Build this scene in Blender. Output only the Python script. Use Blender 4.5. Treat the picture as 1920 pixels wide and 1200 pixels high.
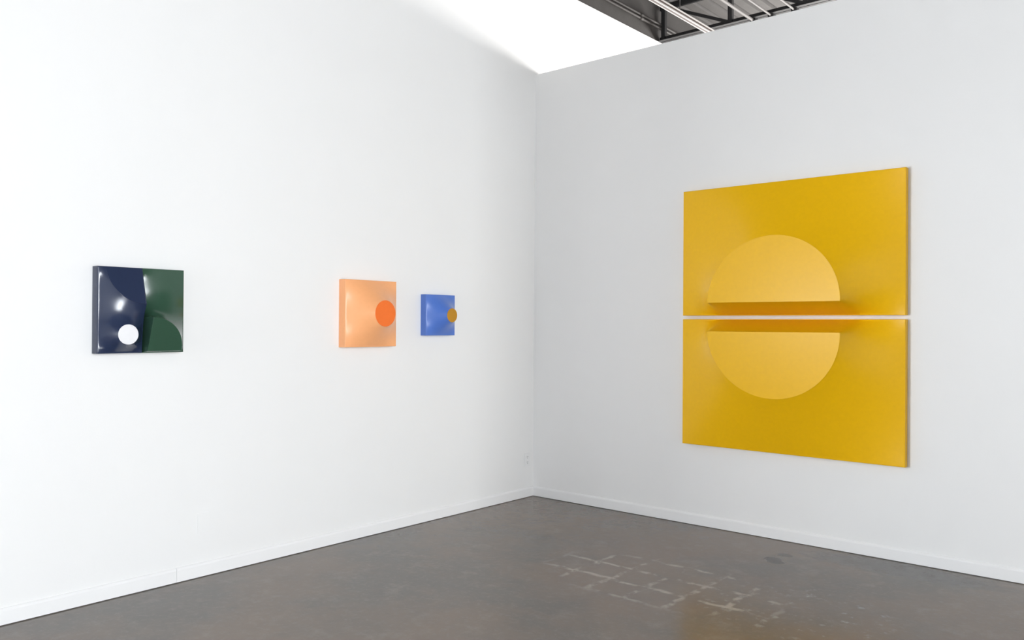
import bpy, bmesh, math, random
import numpy as np
from mathutils import Vector, Matrix
from mathutils.geometry import delaunay_2d_cdt

for o in list(bpy.data.objects):
    bpy.data.objects.remove(o)
sc = bpy.context.scene
C = sc.collection

# ------------------------------------------------------------------ camera
cam_d = bpy.data.cameras.new('camera')
cam = bpy.data.objects.new('camera', cam_d)
C.objects.link(cam)
sc.camera = cam
YAW, PITCH, ROLL = 0.708443631, 0.00527418, 0.00585211
fw = Vector((-math.sin(YAW) * math.cos(PITCH), math.cos(YAW) * math.cos(PITCH), math.sin(PITCH)))
rt = fw.cross(Vector((0, 0, 1))).normalized()
up = rt.cross(fw)
r2 = math.cos(ROLL) * rt + math.sin(ROLL) * up
u2 = -math.sin(ROLL) * rt + math.cos(ROLL) * up
cam.matrix_world = Matrix(((r2.x, u2.x, -fw.x, 4.549425), (r2.y, u2.y, -fw.y, -5.607359),
                           (r2.z, u2.z, -fw.z, 1.5), (0, 0, 0, 1)))
cam_d.sensor_width = 36.0
cam_d.lens = 1540.96 / 1920 * 36.0
cam_d.clip_start = 0.05

# ------------------------------------------------------------------ light
sc.view_settings.view_transform = 'Standard'
sc.view_settings.look = 'None'
sc.view_settings.exposure = 0.36
sc.view_settings.gamma = 1.0
sc.view_settings.use_curve_mapping = False

w = bpy.data.worlds.new('overcast_sky')
sc.world = w
w.use_nodes = True
w.node_tree.nodes['Background'].inputs[0].default_value = (0.80, 0.90, 1.0, 1)
w.node_tree.nodes['Background'].inputs[1].default_value = 1.0

ROOM_X, BACK_Y, FAR_Y, DECK_Z = 9.5, -11.0, 6.5, 4.97


def daylight(name, loc, rot, sx, sy, radiance, col):
    d = bpy.data.lights.new(name, 'AREA')
    d.shape = 'RECTANGLE'
    d.size, d.size_y = sx, sy
    d.energy = radiance * math.pi * sx * sy
    d.color = col
    o = bpy.data.objects.new(name, d)
    C.objects.link(o)
    o.location = loc
    o.rotation_euler = rot
    return o


# windows of the building: (name, wall, centre along the wall, width, sill, head, radiance)
WIN = [('left', -8.8, 3.9, 0.25, 3.45, 23.5),
       ('right', -5.35, 1.5, 0.25, 3.45, 38.5),
       ('far', 3.2, 4.6, 1.25, 3.23, 40.0)]
BLOCK_X, BLOCK_Y = 5.4, -3.0        # unseen wall added to block right window light from the yellow canvases
SKYCOL = (0.92, 0.96, 1.0)
for wn, c, ww, z0, z1, rad in WIN:
    if wn == 'left':
        daylight('daylight', (-0.06, c, (z0 + z1) / 2), (math.radians(90), 0, math.radians(-90)), ww, z1 - z0, rad, SKYCOL)
    elif wn == 'far':
        daylight('daylight', (c, FAR_Y + 0.06, (z0 + z1) / 2), (math.radians(-90), 0, 0), ww, z1 - z0, rad, (1, 0.97, 0.94))
    else:
        daylight('daylight', (ROOM_X + 0.06, c, (z0 + z1) / 2), (math.radians(90), 0, math.radians(90)), ww, z1 - z0, rad, SKYCOL)


# ------------------------------------------------------------------ materials
def mat(name, col, rough=0.5, spec=0.5, metal=0.0):
    m = bpy.data.materials.new(name)
    m.use_nodes = True
    b = m.node_tree.nodes['Principled BSDF']
    b.inputs['Base Color'].default_value = (*col, 1)
    b.inputs['Roughness'].default_value = rough
    b.inputs['Specular IOR Level'].default_value = spec
    b.inputs['Metallic'].default_value = metal
    return m


class NT:
    def __init__(s, m):
        s.t = m.node_tree
        s.b = s.t.nodes['Principled BSDF']

    def n(s, typ, **kw):
        nd = s.t.nodes.new(typ)
        for k, v in kw.items():
            setattr(nd, k, v)
        return nd

    def put(s, v, sock):
        if isinstance(v, bpy.types.NodeSocket):
            s.t.links.new(v, sock)
        else:
            sock.default_value = v

    def math(s, op, a, b=0.0, c=0.0, clamp=False):
        nd = s.n('ShaderNodeMath', operation=op, use_clamp=clamp)
        for i, v in enumerate((a, b, c)):
            s.put(v, nd.inputs[i])
        return nd.outputs[0]

    def noise(s, vec, scale, detail=3.0, rough=0.5):
        nd = s.n('ShaderNodeTexNoise')
        if vec is not None:
            s.put(vec, nd.inputs['Vector'])
        nd.inputs['Scale'].default_value = scale
        nd.inputs['Detail'].default_value = detail
        nd.inputs['Roughness'].default_value = rough
        return nd.outputs[0]

    def step(s, v, a, b):
        nd = s.n('ShaderNodeMapRange', interpolation_type='SMOOTHSTEP')
        s.put(v, nd.inputs[0])
        nd.inputs[1].default_value = a
        nd.inputs[2].default_value = b
        return nd.outputs[0]

    def mix(s, f, a, b):
        nd = s.n('ShaderNodeMix', data_type='RGBA')
        s.put(f, nd.inputs[0])
        for v, i in ((a, 6), (b, 7)):
            s.put((*v, 1) if isinstance(v, tuple) else v, nd.inputs[i])
        return nd.outputs[2]

    def bump(s, h, strength, dist):
        nd = s.n('ShaderNodeBump')
        s.put(h, nd.inputs['Height'])
        nd.inputs['Strength'].default_value = strength
        nd.inputs['Distance'].default_value = dist
        s.t.links.new(nd.outputs[0], s.b.inputs['Normal'])


def wall_paint(name, col=(0.86, 0.86, 0.855)):
    m = mat(name, col, 0.62, 0.3)
    t = NT(m)
    g = t.n('ShaderNodeNewGeometry').outputs['Position']
    n1 = t.noise(g, 180, 3)
    n2 = t.noise(g, 2.2, 4)
    t.put(t.mix(n2, tuple(c * 0.985 for c in col), tuple(min(1, c * 1.012) for c in col)), t.b.inputs['Base Color'])
    t.bump(n1, 0.12, 0.002)
    return m


def canvas_paint(name, col, rough, spec, coat=0.0, bump=0.10, scale=900):
    m = mat(name, col, rough, spec)
    t = NT(m)
    g = t.n('ShaderNodeTexCoord').outputs['Object']
    n1 = t.noise(g, scale, 2)
    n2 = t.noise(g, 40, 3)
    t.put(t.mix(n2, tuple(c * 0.96 for c in col), tuple(min(1, c * 1.04) for c in col)), t.b.inputs['Base Color'])
    if bump:
        t.bump(n1, bump, 0.0006)
    t.b.inputs['Coat Weight'].default_value = coat
    t.b.inputs['Coat Roughness'].default_value = 0.2
    return m


M = {}
M['wall'] = wall_paint('white_wall_paint')
M['dimmed_wall'] = wall_paint('dimmed_wall_paint', (0.52, 0.515, 0.51))  # wall paint darkened to imitate an unlit back of the room
M['base'] = wall_paint('white_baseboard_paint', (0.87, 0.87, 0.87))
M['yellow'] = canvas_paint('yellow_canvas', (0.89, 0.500, 0.004), 0.31, 0.30, scale=700)
M['orange'] = canvas_paint('peach_canvas', (0.97, 0.45, 0.20), 0.36, 0.5)
M['orange_disc'] = canvas_paint('bright_orange_paint', (0.90, 0.18, 0.03), 0.5, 0.3)
M['blue'] = canvas_paint('cornflower_canvas', (0.085, 0.19, 0.60), 0.36, 0.5)
M['gold_disc'] = canvas_paint('ochre_paint', (0.50, 0.24, 0.018), 0.5, 0.3)
M['navy'] = canvas_paint('navy_canvas', (0.021, 0.032, 0.072), 0.17, 0.45)
M['green'] = canvas_paint('forest_green_canvas', (0.032, 0.080, 0.050), 0.21, 0.5)
M['white_disc'] = canvas_paint('white_paint', (0.82, 0.82, 0.84), 0.5, 0.3)
M['black_steel'] = mat('black_painted_steel', (0.012, 0.012, 0.013), 0.55, 0.4)
M['white_metal'] = mat('white_enamel_metal', (0.50, 0.49, 0.48), 0.35, 0.5)
M['tube'] = mat('fluorescent_tube_glass', (0.9, 0.9, 0.9), 0.2, 0.5)
M['rose'] = mat('warm_reflector_metal', (0.075, 0.055, 0.05), 0.4, 0.5)
M['galv'] = mat('galvanised_conduit', (0.06, 0.056, 0.054), 0.6, 0.3, 0.0)
M['pale_pipe'] = mat('pale_painted_conduit', (0.095, 0.091, 0.088), 0.6, 0.3)
M['plastic'] = mat('white_plastic_plate', (0.83, 0.83, 0.83), 0.4, 0.5)
M['slot'] = mat('dark_outlet_slot', (0.10, 0.10, 0.10), 0.6, 0.3)


def deck_material():
    m = mat('grey_metal_deck', (0.2, 0.19, 0.185), 0.6, 0.4)
    t = NT(m)
    g = t.n('ShaderNodeNewGeometry').outputs['Position']
    n = t.noise(g, 5, 5)
    f = t.noise(g, 120, 2)
    s = t.math('ADD', t.math('MULTIPLY', n, 0.6), t.math('MULTIPLY', f, 0.4))
    t.put(t.mix(s, (0.028, 0.0262, 0.0255), (0.080, 0.0755, 0.073)), t.b.inputs['Base Color'])
    t.bump(f, 0.2, 0.003)
    return m


M['deck'] = deck_material()


def floor_material():
    m = mat('polished_concrete', (0.2, 0.19, 0.18), 0.3, 0.38)
    t = NT(m)
    g = t.n('ShaderNodeNewGeometry').outputs['Position']
    sep = t.n('ShaderNodeSeparateXYZ')
    t.put(g, sep.inputs[0])
    x, y = sep.outputs[0], sep.outputs[1]
    big = t.noise(g, 0.75, 5, 0.6)
    mid = t.noise(g, 4.2, 8, 0.72)
    fine = t.noise(g, 26, 6, 0.78)
    speck = t.noise(g, 260, 2)
    grey = (0.120, 0.106, 0.092)
    brown = (0.174, 0.127, 0.093)
    col = t.mix(t.step(big, 0.38, 0.62), grey, brown)
    col = t.mix(t.math('MULTIPLY', t.step(mid, 0.50, 0.76), 0.38), col, (0.29, 0.25, 0.205))
    col = t.mix(t.math('MULTIPLY', t.step(mid, 0.46, 0.25), 0.4), col, (0.085, 0.078, 0.072))
    col = t.mix(t.math('MULTIPLY', t.step(fine, 0.48, 0.72), 0.40), col, (0.22, 0.195, 0.165))
    col = t.mix(t.math('MULTIPLY', speck, 0.35), col, (0.09, 0.085, 0.08))
    # pale residue of an old square tile grid
    wob = t.math('MULTIPLY_ADD', t.noise(g, 7, 3), 0.07, -0.035)

    def lines(v, o):
        f = t.math('FRACT', t.math('DIVIDE', t.math('ADD', t.math('SUBTRACT', v, o), wob), 0.247))
        d = t.math('ABSOLUTE', t.math('SUBTRACT', f, 0.5))
        return t.step(d, 0.40, 0.475)
    ln = t.math('MAXIMUM', lines(x, 1.58), lines(y, -1.53))
    ex = t.math('DIVIDE', t.math('SUBTRACT', x, 2.08), 0.80)
    ey = t.math('DIVIDE', t.math('SUBTRACT', y, -1.38), 0.44)
    rr = t.math('ADD', t.math('MULTIPLY', ex, ex), t.math('MULTIPLY', ey, ey))
    reg = t.step(rr, 1.15, 0.45)
    brk = t.step(t.noise(g, 9, 4, 0.6), 0.42, 0.58)
    msk = t.math('MULTIPLY', t.math('MULTIPLY', ln, reg), brk)
    col = t.mix(t.math('MULTIPLY', msk, 0.75), col, (0.38, 0.34, 0.29))
    # fainter scattered grid scuffs nearer the right hand wall
    ex = t.math('DIVIDE', t.math('SUBTRACT', x, 2.85), 0.6)
    ey = t.math('DIVIDE', t.math('SUBTRACT', y, -1.35), 0.5)
    rr = t.math('ADD', t.math('MULTIPLY', ex, ex), t.math('MULTIPLY', ey, ey))
    sc2 = t.math('MULTIPLY', t.step(rr, 1.0, 0.3), t.step(t.noise(g, 13, 4, 0.6), 0.57, 0.70))
    col = t.mix(t.math('MULTIPLY', sc2, 0.45), col, (0.33, 0.31, 0.28))
    # dark spill spots

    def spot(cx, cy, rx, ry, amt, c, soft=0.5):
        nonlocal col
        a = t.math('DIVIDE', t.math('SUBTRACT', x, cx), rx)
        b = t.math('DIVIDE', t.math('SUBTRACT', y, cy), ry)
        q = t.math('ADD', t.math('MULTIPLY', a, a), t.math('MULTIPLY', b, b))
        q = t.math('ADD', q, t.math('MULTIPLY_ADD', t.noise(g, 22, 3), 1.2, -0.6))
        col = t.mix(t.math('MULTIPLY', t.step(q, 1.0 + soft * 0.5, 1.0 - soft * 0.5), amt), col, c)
    spot(2.385, -0.49, 0.055, 0.045, 0.95, (0.040, 0.025, 0.022), 0.6)
    spot(2.425, -0.54, 0.055, 0.04, 0.95, (0.040, 0.025, 0.022), 0.6)
    spot(2.41, -0.35, 0.05, 0.034, 0.85, (0.045, 0.03, 0.026), 0.6)
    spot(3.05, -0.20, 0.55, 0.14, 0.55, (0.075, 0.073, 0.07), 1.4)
    t.put(col, t.b.inputs['Base Color'])
    rg = t.math('MULTIPLY_ADD', mid, 0.12, 0.15)
    t.put(rg, t.b.inputs['Roughness'])
    t.bump(t.math('ADD', fine, t.math('MULTIPLY', speck, 0.4)), 0.06, 0.004)
    return m


M['floor'] = floor_material()


# ------------------------------------------------------------------ helpers
def add_box(bm, x0, x1, y0, y1, z0, z1):
    v = [bm.verts.new((x, y, z)) for x in (x0, x1) for y in (y0, y1) for z in (z0, z1)]
    for f in ((0, 1, 3, 2), (4, 6, 7, 5), (0, 4, 5, 1), (2, 3, 7, 6), (0, 2, 6, 4), (1, 5, 7, 3)):
        bm.faces.new([v[i] for i in f])


def add_tube(bm, pts, r, n=12, cap=True):
    pts = [Vector(p) for p in pts]
    rings = []
    prev = None
    for i, p in enumerate(pts):
        d = ((pts[i + 1] if i + 1 < len(pts) else p) - (pts[i - 1] if i else p)).normalized()
        a = prev if prev is not None else (Vector((0, 0, 1)) if abs(d.z) < 0.9 else Vector((1, 0, 0)))
        s = (a - d * a.dot(d)).normalized()
        prev = s
        q = d.cross(s)
        rings.append([bm.verts.new(p + r * (math.cos(k * 2 * math.pi / n) * s + math.sin(k * 2 * math.pi / n) * q)) for k in range(n)])
    for A, B in zip(rings, rings[1:]):
        for k in range(n):
            f = bm.faces.new((A[k], A[(k + 1) % n], B[(k + 1) % n], B[k]))
            f.smooth = True
    if cap:
        bm.faces.new(rings[0][::-1])
        bm.faces.new(rings[-1])


def obj(name, bm, m, parent=None, bevel=0.0):
    bmesh.ops.recalc_face_normals(bm, faces=bm.faces)
    if bevel:
        bmesh.ops.bevel(bm, geom=list(bm.edges), offset=bevel, segments=2, affect='EDGES', profile=0.5)
    me = bpy.data.meshes.new(name)
    bm.to_mesh(me)
    bm.free()
    me.materials.append(m)
    o = bpy.data.objects.new(name, me)
    C.objects.link(o)
    if parent:
        o.parent = parent
    return o


def boxes(name, bxs, m, parent=None, bevel=0.0):
    bm = bmesh.new()
    for b in bxs:
        add_box(bm, *b)
    return obj(name, bm, m, parent, bevel)


def struct(o):
    o['kind'] = 'structure'
    return o


def tag(o, label, cat, group=None):
    o['label'] = label
    o['category'] = cat
    if group:
        o['group'] = group
    return o


def thing(name, label, cat, loc, rotz=0.0, group=None):
    o = bpy.data.objects.new(name, None)
    o.empty_display_size = 0.1
    C.objects.link(o)
    o.location = loc
    o.rotation_euler = (0, 0, rotz)
    return tag(o, label, cat, group)


# ------------------------------------------------------------------ the room shell
T = 0.14
WALL_H, LEFT_H = 3.6947, 4.543
struct(boxes('floor', [(-T, ROOM_X + T, BACK_Y - T, FAR_Y + T, -0.12, 0)], M['floor']))
struct(boxes('wall_left_top', [(-T, -0.012, BACK_Y, FAR_Y, LEFT_H, DECK_Z)], M['deck']))
struct(boxes('wall_right_partition', [(0, ROOM_X, 0, T, 0, WALL_H)], M['wall']))
struct(boxes('wall_light_block', [(BLOCK_X, BLOCK_X + T, BLOCK_Y, 0, 0, WALL_H)], M['wall']))  # added out of view to shape the light


def wall_with_opening(name, axis, pos0, pos1, a0, a1, oa0, oa1, z0, z1, top=DECK_Z):
    segs = [(a0, oa0, 0, top), (oa1, a1, 0, top), (oa0, oa1, 0, z0), (oa0, oa1, z1, top)]
    if axis == 'y':
        b = [(s[0], s[1], pos0, pos1, s[2], s[3]) for s in segs]
    else:
        b = [(pos0, pos1, s[0], s[1], s[2], s[3]) for s in segs]
    return struct(boxes(name, b, M['wall']))


def window_frame(name, axis, pos, oa0, oa1, z0, z1, n):
    t, d = 0.025, 0.05
    b = [(oa0, oa1, z0, z0 + 2 * t), (oa0, oa1, z1 - 2 * t, z1)]
    for i in range(n + 1):
        a = oa0 + (oa1 - oa0) * i / n
        a = min(max(a, oa0 + t), oa1 - t)
        b.append((a - t, a + t, z0 + 2 * t, z1 - 2 * t))
    if axis == 'y':
        bb = [(s[0], s[1], pos - d, pos + d, s[2], s[3]) for s in b]
    else:
        bb = [(pos - d, pos + d, s[0], s[1], s[2], s[3]) for s in b]
    return struct(boxes(name, bb, M['black_steel']))


for i, (wn, c, ww, z0, z1, rad) in enumerate(WIN):
    a0, a1 = c - ww / 2, c + ww / 2
    if wn == 'left':
        wall_with_opening('wall_left', 'x', -T, 0, BACK_Y, FAR_Y, a0, a1, z0, z1, LEFT_H)
        window_frame('window_1', 'x', -0.06, a0, a1, z0, z1, 3)
    elif wn == 'far':
        wall_with_opening('wall_far', 'y', FAR_Y, FAR_Y + T, -T, ROOM_X + T, a0, a1, z0, z1)
        window_frame('window_3', 'y', FAR_Y, a0, a1, z0, z1, 4)
    else:
        wall_with_opening('wall_right', 'x', ROOM_X, ROOM_X + T, BACK_Y, FAR_Y, a0, a1, z0, z1)
        window_frame('window_2', 'x', ROOM_X, a0, a1, z0, z1, 1)

struct(boxes('wall_back', [(-T, ROOM_X + T, BACK_Y - T, BACK_Y, 0, DECK_Z)], M['dimmed_wall']))

# ribbed metal deck ceiling, ribs running across the joists
bm = bmesh.new()
prof = []
xx = -T
while xx < ROOM_X + T:
    prof += [(xx, DECK_Z), (xx + 0.10, DECK_Z), (xx + 0.115, DECK_Z + 0.035), (xx + 0.135, DECK_Z + 0.035)]
    xx += 0.15
lo = [bm.verts.new((p[0], BACK_Y - T, p[1])) for p in prof]
hi = [bm.verts.new((p[0], FAR_Y + T, p[1])) for p in prof]
lo2 = [bm.verts.new((p[0], BACK_Y - T, p[1] + 0.08)) for p in (prof[0], prof[-1])]
hi2 = [bm.verts.new((p[0], FAR_Y + T, p[1] + 0.08)) for p in (prof[0], prof[-1])]
for i in range(len(prof) - 1):
    bm.faces.new((lo[i], lo[i + 1], hi[i + 1], hi[i]))
bm.faces.new((lo2[0], lo2[1], hi2[1], hi2[0]))
struct(obj('ceiling', bm, M['deck']))


# baseboards with a small eased top edge
def baseboard(name, p0, p1, nrm):
    d = Vector((p1[0] - p0[0], p1[1] - p0[1], 0))
    nv = Vector((nrm[0], nrm[1], 0))
    pr = [(0, 0.004), (0.012, 0.004), (0.012, 0.070), (0.0095, 0.078), (0.004, 0.084), (0, 0.085)]
    bm = bmesh.new()
    A = [bm.verts.new(Vector((p0[0], p0[1], 0)) + nv * a + Vector((0, 0, b))) for a, b in pr]
    B = [bm.verts.new(Vector((p1[0], p1[1], 0)) + nv * a + Vector((0, 0, b))) for a, b in pr]
    k = len(pr)
    for i in range(k):
        bm.faces.new((A[i], A[(i + 1) % k], B[(i + 1) % k], B[i]))
    bm.faces.new(A)
    bm.faces.new(B[::-1])
    return struct(obj(name, bm, M['base']))


bl = baseboard('baseboard_left', (0, -3.2605), (0, -0.0), (1, 0))
b2 = baseboard('baseboard_left', (0, BACK_Y), (0, -3.2620), (1, 0))
baseboard('baseboard_right', (0.012, 0), (BLOCK_X, 0), (0, -1))
baseboard('baseboard_light_block', (BLOCK_X, -0.012), (BLOCK_X, BLOCK_Y), (-1, 0))


# ------------------------------------------------------------------ shaped canvases
def membrane(tri, P, fixed, h):
    """height of a stretched membrane (cotangent Laplacian, conjugate gradients)"""
    n = len(P)
    I, J, W = [], [], []
    t = np.array(tri)
    for a, b, c in ((0, 1, 2), (1, 2, 0), (2, 0, 1)):
        e1 = P[t[:, b]] - P[t[:, a]]
        e2 = P[t[:, c]] - P[t[:, a]]
        cr = np.abs(e1[:, 0] * e2[:, 1] - e1[:, 1] * e2[:, 0]) + 1e-12
        ct = np.clip((e1 * e2).sum(1) / cr, -5, 50) * 0.5
        I.append(t[:, b]); J.append(t[:, c]); W.append(ct)
    I, J, W = np.concatenate(I), np.concatenate(J), np.concatenate(W)

    def L(v):
        d = W * (v[I] - v[J])
        return np.bincount(I, d, n) - np.bincount(J, d, n)
    dg = np.bincount(I, W, n) + np.bincount(J, W, n)
    dg = np.where(dg > 1e-9, dg, 1.0)
    free = ~fixed
    x = h.copy()
    r = -L(x) * free
    z = r / dg
    pv = z.copy()
    rz = r @ z
    for k in range(900):
        Ap = L(pv) * free
        al = rz / (pv @ Ap + 1e-30)
        x += al * pv
        r -= al * Ap
        if np.abs(r).max() < 1e-7:
            break
        z = r / dg
        rn = r @ z
        pv = z + (rn / (rz + 1e-30)) * pv
        rz = rn
    return x


def inside_any(polys, Q):
    res = np.zeros(len(Q), bool)
    x, y = Q[:, 0], Q[:, 1]
    for pl in polys:
        c = np.zeros(len(Q), bool)
        for (x1, y1), (x2, y2) in zip(pl, np.roll(pl, -1, axis=0)):
            if y1 != y2:
                c ^= ((y1 > y) != (y2 > y)) & (x < (x2 - x1) * (y - y1) / (y2 - y1) + x1)
        res |= c
    return res


def shaped_canvas(name, parent, W, H, D, s, plateaus, m, r=0.004, bh=lambda u, v: 0.0, off=0.0):
    """canvas stretched from a W x H stretcher (depth D) over raised forms.
    plateaus: list of (part name, outline polygon in u,v, height function, material)."""
    u0, u1, v0, v1 = r, W - r, r, H - r
    nu, nv = max(2, round((u1 - u0) / s)), max(2, round((v1 - v0) / s))
    loop = [(u0 + (u1 - u0) * i / nu, v0) for i in range(nu)]
    loop += [(u1, v0 + (v1 - v0) * i / nv) for i in range(nv)]
    loop += [(u1 - (u1 - u0) * i / nu, v1) for i in range(nu)]
    loop += [(u0, v1 - (v1 - v0) * i / nv) for i in range(nv)]
    pts = list(loop)
    hgt = [bh(*p) for p in loop]
    edges = [(i, (i + 1) % len(loop)) for i in range(len(loop))]
    for pn, poly, hf, pm in plateaus:
        b = len(pts)
        pts += poly
        hgt += [hf(*p) for p in poly]
        edges += [(b + i, b + (i + 1) % len(poly)) for i in range(len(poly))]
    nfix = len(pts)
    curve = np.array(pts)
    polys = [np.array(p[1]) for p in plateaus]
    nj = int(nv * 1.12)
    cand = np.array([(u0 + (u1 - u0) * (i + (0.25 if j % 2 else -0.25)) / nu, v0 + (v1 - v0) * j / nj)
                     for j in range(1, nj) for i in range(1, nu)])
    keep = ~inside_any(polys, cand)
    for k0 in range(0, len(curve), 64):
        d2 = ((cand[:, None, :] - curve[None, k0:k0 + 64, :]) ** 2).sum(2).min(1)
        keep &= d2 >= (0.55 * s) ** 2
    pts += [tuple(q) for q in cand[keep]]
    vs, es, fs, ov, oe, of = delaunay_2d_cdt([Vector(p) for p in pts], edges, [], 0, 1e-6)
    P = np.array([(v.x, v.y) for v in vs])
    h = np.zeros(len(P))
    fixed = np.zeros(len(P), bool)
    for i, src in enumerate(ov):
        for k in src:
            if k < nfix:
                fixed[i] = True
                h[i] = hgt[k]
    tri = np.array([list(f) for f in fs])
    tri = tri[~inside_any(polys, P[tri].mean(1))]
    used = np.zeros(len(P), bool)
    used[tri.ravel()] = True
    fixed |= ~used
    h = membrane(tri, P, fixed, h)
    bm = bmesh.new()

    def loc(u, v, hh):
        return (u - W / 2, -(hh + D), v)
    bv = {}
    for i in np.nonzero(used)[0]:
        bv[i] = bm.verts.new(loc(P[i, 0], P[i, 1], h[i]))
    for t in tri.tolist():
        a, b, c = (P[k] for k in t)
        cr = (b[0] - a[0]) * (c[1] - a[1]) - (b[1] - a[1]) * (c[0] - a[0])
        if abs(cr) < 1e-12:
            continue
        try:
            bm.faces.new([bv[k] for k in (t if cr > 0 else t[::-1])])
        except ValueError:
            pass
    # wrapped sides with a soft turn-over
    inv = {}
    for i, src in enumerate(ov):
        for k in src:
            inv[k] = i
    ring = [bv[inv[k]] if inv[k] in bv else bm.verts.new(loc(*loop[k], hgt[k])) for k in range(len(loop))]
    prev = ring
    rings = []
    for stp in range(1, 6):
        a = stp / 5 * math.pi / 2
        nr = []
        for k, (u, v) in enumerate(loop):
            du = -1 if u < u0 + 1e-6 else (1 if u > u1 - 1e-6 else 0)
            dv = -1 if v < v0 + 1e-6 else (1 if v > v1 - 1e-6 else 0)
            nr.append(bm.verts.new(loc(u + du * r * math.sin(a), v + dv * r * math.sin(a), hgt[k] - r * (1 - math.cos(a)))))
        rings.append(nr)
    nr = []
    for k, (u, v) in enumerate(loop):
        du = -1 if u < u0 + 1e-6 else (1 if u > u1 - 1e-6 else 0)
        dv = -1 if v < v0 + 1e-6 else (1 if v > v1 - 1e-6 else 0)
        q = loc(u + du * r, v + dv * r, 0)
        nr.append(bm.verts.new((q[0], -0.001, q[2])))
    rings.append(nr)
    for R in rings:
        for k in range(len(loop)):
            k2 = (k + 1) % len(loop)
            bm.faces.new((prev[k], R[k], R[k2], prev[k2]))
        prev = R
    bm.faces.new(prev)
    bmesh.ops.recalc_face_normals(bm, faces=bm.faces)
    for f in bm.faces:
        f.smooth = True
    me = bpy.data.meshes.new(name)
    bm.to_mesh(me)
    bm.free()
    me.set_sharp_from_angle(angle=math.radians(48))
    me.materials.append(m)
    o = bpy.data.objects.new(name, me)
    C.objects.link(o)
    o.parent = parent
    o.location = (off, 0, 0)
    for pn, poly, hf, pm in plateaus:
        bm = bmesh.new()
        cx, cy = np.mean(poly, 0)
        top = [bm.verts.new(loc(u, v, hf(u, v))) for u, v in poly]
        rad = max(math.dist((cx, cy), q) for q in poly)
        rim = 0.0024

        def ring(ins, dh):
            k = 1 - ins / rad
            return [bm.verts.new(loc(cx + (u - cx) * k, cy + (v - cy) * k, hf(u, v) + dh)) for u, v in poly]
        low = ring(rad * 0.015, -0.006)
        seq = [low, top] + [ring(rim * (1 - math.cos(a)), rim * math.sin(a)) for a in (0.39, 0.79, 1.18, 1.571)]
        for A, B in zip(seq, seq[1:]):
            for i in range(len(poly)):
                j = (i + 1) % len(poly)
                f = bm.faces.new((A[i], A[j], B[j], B[i]))
                f.smooth = True
        bm.faces.new(seq[-1])
        bm.faces.new(low[::-1])
        po = obj(pn, bm, pm)
        po.parent = o if off else parent
    return o


def circle(cx, cy, r, n):
    return [(cx + r * math.cos(2 * math.pi * k / n), cy + r * math.sin(2 * math.pi * k / n)) for k in range(n)]


# --- the large yellow pair on the right hand wall
YW, YH, YD = 1.572, 0.936, 0.05
SR = 0.463
HB, HT = 0.240, 0.205            # height of the form at its straight edge / at the crown of its arc


def semi(up):
    n = 56
    base = 0.087 if up else YH - 0.087
    sg = 1 if up else -1
    arc = [(YW / 2 + SR * math.cos(math.pi * k / n), base + sg * SR * 0.98 * math.sin(math.pi * k / n)) for k in range(n + 1)]
    st = [(YW / 2 - SR + 2 * SR * k / 40, base) for k in range(1, 40)]
    poly = arc + st
    hf = lambda u, v: HB - (HB - HT) * abs(v - base) / SR
    return poly, hf


for upper in (True, False):
    lab = ('yellow shaped canvas with raised half disc flat side down, upper of the pair' if upper else
           'yellow shaped canvas with raised half disc flat side up, lower of the pair')
    t = thing('shaped_canvas', lab, 'artwork', (2.274, 0, 1.5735 if upper else 0.610), 0.0, 'yellow half disc canvases')
    poly, hf = semi(upper)
    shaped_canvas('canvas', t, YW, YH, YD, 0.0165, [('raised_half_disc', poly, hf, M['yellow'])], M['yellow'], r=0.004)

LEFT = math.radians(90)
# --- peach square with an orange disc
t = thing('shaped_canvas', 'square peach canvas stretched over a raised bright orange disc', 'artwork', (0, -1.887, 1.337), LEFT, 'small shaped canvases on the left wall')
shaped_canvas('canvas', t, 0.456, 0.464, 0.069, 0.0075,
              [('orange_disc', circle(0.228, 0.2325, 0.0905, 72), lambda u, v: 0.148, M['orange_disc'])], M['orange'], r=0.003)
# --- blue square with an ochre disc
t = thing('shaped_canvas', 'small square blue canvas stretched over a raised ochre disc', 'artwork', (0, -1.201, 1.4125), LEFT, 'small shaped canvases on the left wall')
shaped_canvas('canvas', t, 0.308, 0.309, 0.057, 0.0056,
              [('ochre_disc', circle(0.154, 0.1525, 0.053, 56), lambda u, v: 0.123, M['gold_disc'])], M['blue'], r=0.003)

# --- navy and green diptych
t = thing('diptych_canvas', 'dark square diptych of a navy panel beside a green panel', 'artwork', (0, -3.4985, 1.331), LEFT, 'small shaped canvases on the left wall')
NW, NH, ND = 0.2385, 0.466, 0.068
QR = 0.190
TOPV = NH - 0.0085
QU = NW - 0.0085
qn = 26
qpoly = [(QU, TOPV - QR + QR * k / 14) for k in range(14)] + \
        [(QU - QR * k / 14, TOPV) for k in range(14)] + \
        [(QU - QR * math.cos(a), TOPV - QR * math.sin(a)) for a in [math.pi / 2 * k / qn for k in range(qn)]]
qh = lambda u, v: 0.002 + 0.056 * (TOPV - v) / QR


def navy_edge(u, v):
    if u > NW - 0.02:
        if v > TOPV - QR:
            return max(0.0, qh(u, min(v, TOPV)) * 0.96)
        return 0.056 * math.exp(-(TOPV - QR - v) / 0.085)
    return 0.0


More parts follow.
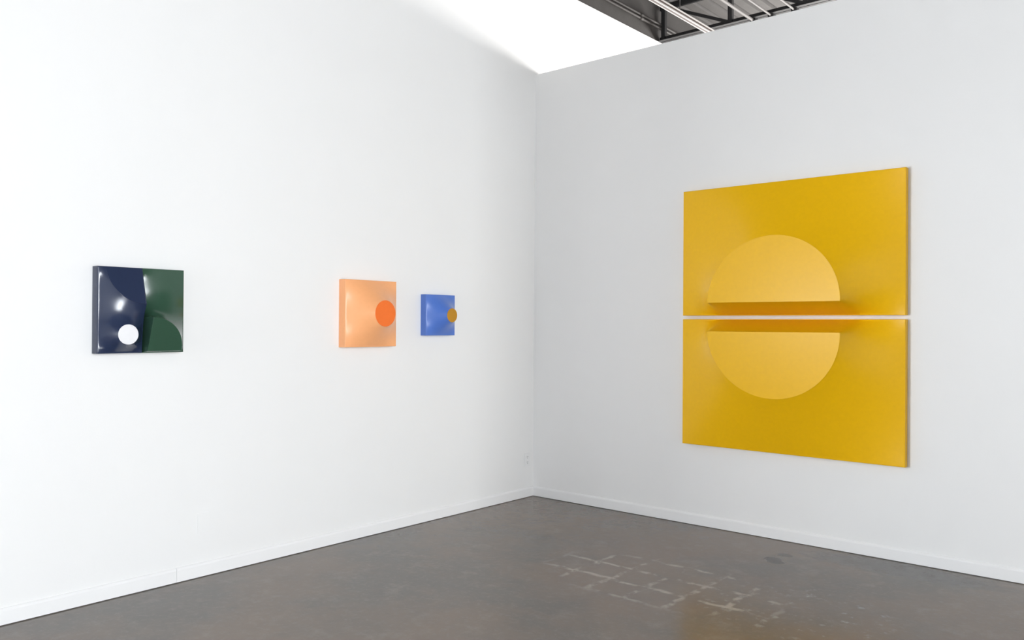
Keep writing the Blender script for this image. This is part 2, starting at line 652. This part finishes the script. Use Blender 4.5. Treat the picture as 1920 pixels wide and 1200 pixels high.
shaped_canvas('navy_panel', t, NW, NH, ND, 0.0056,
              [('raised_quarter_disc', qpoly, qh, M['navy']),
               ('white_disc', circle(0.131, 0.103, 0.0540, 56), lambda u, v: 0.070, M['white_disc'])],
              M['navy'], r=0.006, bh=navy_edge, off=-NW / 2 - 0.0006)
GU, GV = 0.0075, 0.010
GRU, GRV = 0.195, 0.187
gpoly = [(GU, GV + GRV * (14 - k) / 14) for k in range(14)] + [(GU + GRU * k / 14, GV) for k in range(14)] + \
        [(GU + GRU * math.cos(a), GV + GRV * math.sin(a)) for a in [math.pi / 2 * k / qn for k in range(qn)]]
gh = lambda u, v: 0.048 + 0.068 * (v - GV) / GRV


def green_edge(u, v):
    if u < 0.02:
        k = min(1.0, max(0.0, (0.275 - v) / 0.08))
        return -(0.020 + 0.032 * k) * min(1.0, max(0.0, v - 0.004) / 0.012) * min(1.0, max(0.0, NH - 0.004 - v) / 0.03)
    return 0.0


shaped_canvas('green_panel', t, NW, NH, ND - 0.004, 0.0056,
              [('raised_quarter_disc', gpoly, gh, M['green'])], M['green'], r=0.004, bh=green_edge, off=NW / 2 + 0.0006)

# ------------------------------------------------------------------ roof steel seen over the wall
JY, JZ0, JZ1 = 2.13, 4.545, 4.925
t = thing('steel_joist', 'black open web steel roof joist above the white wall', 'joist', (0, JY, JZ0))


def bar(name, p, q, wd, parent, m=M['black_steel']):
    p, q = Vector(p), Vector(q)
    d = (q - p).normalized()
    s = Vector((0, 1, 0))
    n = d.cross(s).normalized()
    bm = bmesh.new()
    vs = []
    for e in (p, q):
        for a, b in ((-1, -1), (1, -1), (1, 1), (-1, 1)):
            vs.append(bm.verts.new(e + s * a * wd / 2 + n * b * wd / 2))
    for f in ((0, 1, 2, 3), (7, 6, 5, 4), (0, 4, 5, 1), (1, 5, 6, 2), (2, 6, 7, 3), (3, 7, 4, 0)):
        bm.faces.new([vs[i] for i in f])
    return obj(name, bm, m, parent)


def angle_chord(name, z, flip, parent):
    bm = bmesh.new()
    a, b = 0.048, 0.007
    for sy in (-1, 1):
        ya, yb = sorted((sy * 0.006, sy * (0.006 + a)))
        add_box(bm, 0.0, ROOM_X, ya, yb, z, z + b)
        yc, yd = sorted((sy * 0.006, sy * (0.006 + b)))
        add_box(bm, 0.0, ROOM_X, yc, yd, *((z + b, z + a) if not flip else (z - a + b, z)))
    return obj(name, bm, M['black_steel'], parent)


angle_chord('bottom_chord', 0.0, False, t)
angle_chord('top_chord', JZ1 - JZ0 - 0.007, True, t)
h = JZ1 - JZ0
k = 0
x = 0.045
while x < ROOM_X - 0.8:
    bar('web_vertical', (x, 0, 0.02), (x, 0, h - 0.02), 0.045, t)
    bar('web_diagonal', (x + 0.03, 0.0, h - 0.02), (x + 0.755, 0.0, 0.03), 0.032, t)
    x += 0.768

# paired conduits along the upper left wall
for zz, lab in ((4.683, 'grey steel conduit along the upper wall, lower of two'), (4.722, 'grey steel conduit along the upper wall, upper of two')):
    tt = thing('wall_conduit', lab, 'conduit', (0, 0, zz), 0, 'paired wall conduits')
    bm = bmesh.new()
    yb = 2.36 if zz < 4.7 else 2.62
    bend = [(0.016 + 0.0, yb + 0.09 * math.sin(a), -0.09 * (1 - math.cos(a))) for a in [math.pi / 2 * k / 8 for k in range(9)]]
    add_tube(bm, [(0.016, -4.0, 0)] + bend + [(0.016, yb + 0.09, -1.2)], 0.0135)
    obj('tube', bm, M['galv'], tt)
    for yy in (0.3, 1.72):
        bm = bmesh.new()
        add_tube(bm, [(0.016, yy - 0.03, 0), (0.016, yy + 0.03, 0)], 0.0165)
        obj('coupling', bm, M['galv'], tt)

# long white strip light hung parallel to the left wall
SX, SZ = 0.853, 4.30
t = thing('strip_light', 'long white linear light strip hung from the ceiling', 'light fixture', (SX, 0, SZ))
boxes('housing', [(-0.020, 0.020, -2.6, 3.6, 0.006, 0.045)], M['rose'], t)
boxes('side_rail', [(-0.0215, -0.0145, -2.6, 3.6, 0.0, 0.05)], M['white_metal'], t, 0.001)
boxes('side_rail', [(0.0145, 0.0235, -2.6, 3.6, 0.0, 0.013), (0.0145, 0.0235, -2.6, 3.6, 0.033, 0.046)], M['white_metal'], t, 0.001)
for yy in (-1.6, 1.02, 3.2):
    bm = bmesh.new()
    add_tube(bm, [(0.0, yy, 0.04), (0.0, yy, DECK_Z - SZ + 0.004)], 0.0035, 8)
    obj('hanger_rod', bm, M['galv'], t)

# pale conduits clamped under the joist
for i, (cx, lab, rr) in enumerate(((1.06, 'pale painted pipe clamped under the joist beside the strip light', 0.015),
                                   (1.245, 'pale painted pipe clamped under the joist, middle of three', 0.010),
                                   (1.475, 'pale painted pipe clamped under the joist, farthest from strip light', 0.010))):
    cz = JZ0 - rr - 0.002
    tt = thing('ceiling_conduit', lab, 'conduit', (cx, JY, cz), 0, 'pale ceiling conduits')
    bm = bmesh.new()
    add_tube(bm, [(0, -5.0, 0), (0, 0.03, 0)], rr)
    obj('tube', bm, M['pale_pipe'], tt)
    boxes('beam_clamp', [(-0.028, 0.028, -0.03, 0.03, -rr - 0.006, -rr), (0.018, 0.028, -0.03, 0.03, -rr, rr + 0.002),
                         (-0.028, -0.018, -0.03, 0.03, -rr, rr + 0.002)], M['black_steel'], tt)
    if i == 1:
        bm = bmesh.new()
        add_tube(bm, [(0, -0.9, rr * 0.9), (0, -0.9, DECK_Z - cz + 0.004)], 0.0035, 8)
        obj('hanger_rod', bm, M['galv'], tt)


# ------------------------------------------------------------------ wall plates
def plate_mesh(parent, wd, ht, th=0.005, m=M['plastic']):
    bm = bmesh.new()
    add_box(bm, -wd / 2, wd / 2, -th, -0.0002, -ht / 2, ht / 2)
    return obj('plate', bm, m, parent, th * 0.24)


t = thing('wall_outlet', 'white duplex electrical outlet low beside the room corner', 'outlet', (0, -0.087, 0.324), LEFT)
plate_mesh(t, 0.07, 0.115)
for zc in (0.0235, -0.0235):
    bm = bmesh.new()
    ring = []
    for yy in (-0.0049, -0.0066):
        ring.append([bm.verts.new((max(-0.0165, min(0.0165, 0.0185 * math.cos(a))), yy, zc + 0.0145 * math.sin(a))) for a in [2 * math.pi * k / 24 for k in range(24)]])
    for k in range(24):
        bm.faces.new((ring[0][k], ring[0][(k + 1) % 24], ring[1][(k + 1) % 24], ring[1][k]))
    bm.faces.new(ring[1])
    bm.faces.new(ring[0][::-1])
    rc = obj('receptacle', bm, M['slot'] if False else M['plastic'], t)
    boxes('slot', [(-0.0085, -0.0055, -0.0069, -0.0060, zc - 0.001, zc + 0.010), (0.0055, 0.0085, -0.0069, -0.0060, zc - 0.001, zc + 0.008),
                   (-0.0030, 0.0030, -0.0069, -0.0060, zc - 0.011, zc - 0.005)], M['slot'], rc)
t = thing('blank_wall_plate', 'blank white cover plate low on the left wall', 'wall plate', (0, -3.095, 0.317), LEFT)
plate_mesh(t, 0.072, 0.115, 0.0028, M['wall'])
for zc in (0.042, -0.042):
    bm = bmesh.new()
    add_tube(bm, [(0, -0.0024, zc), (0, -0.0034, zc)], 0.003, 10)
    obj('screw', bm, M['wall'], t)
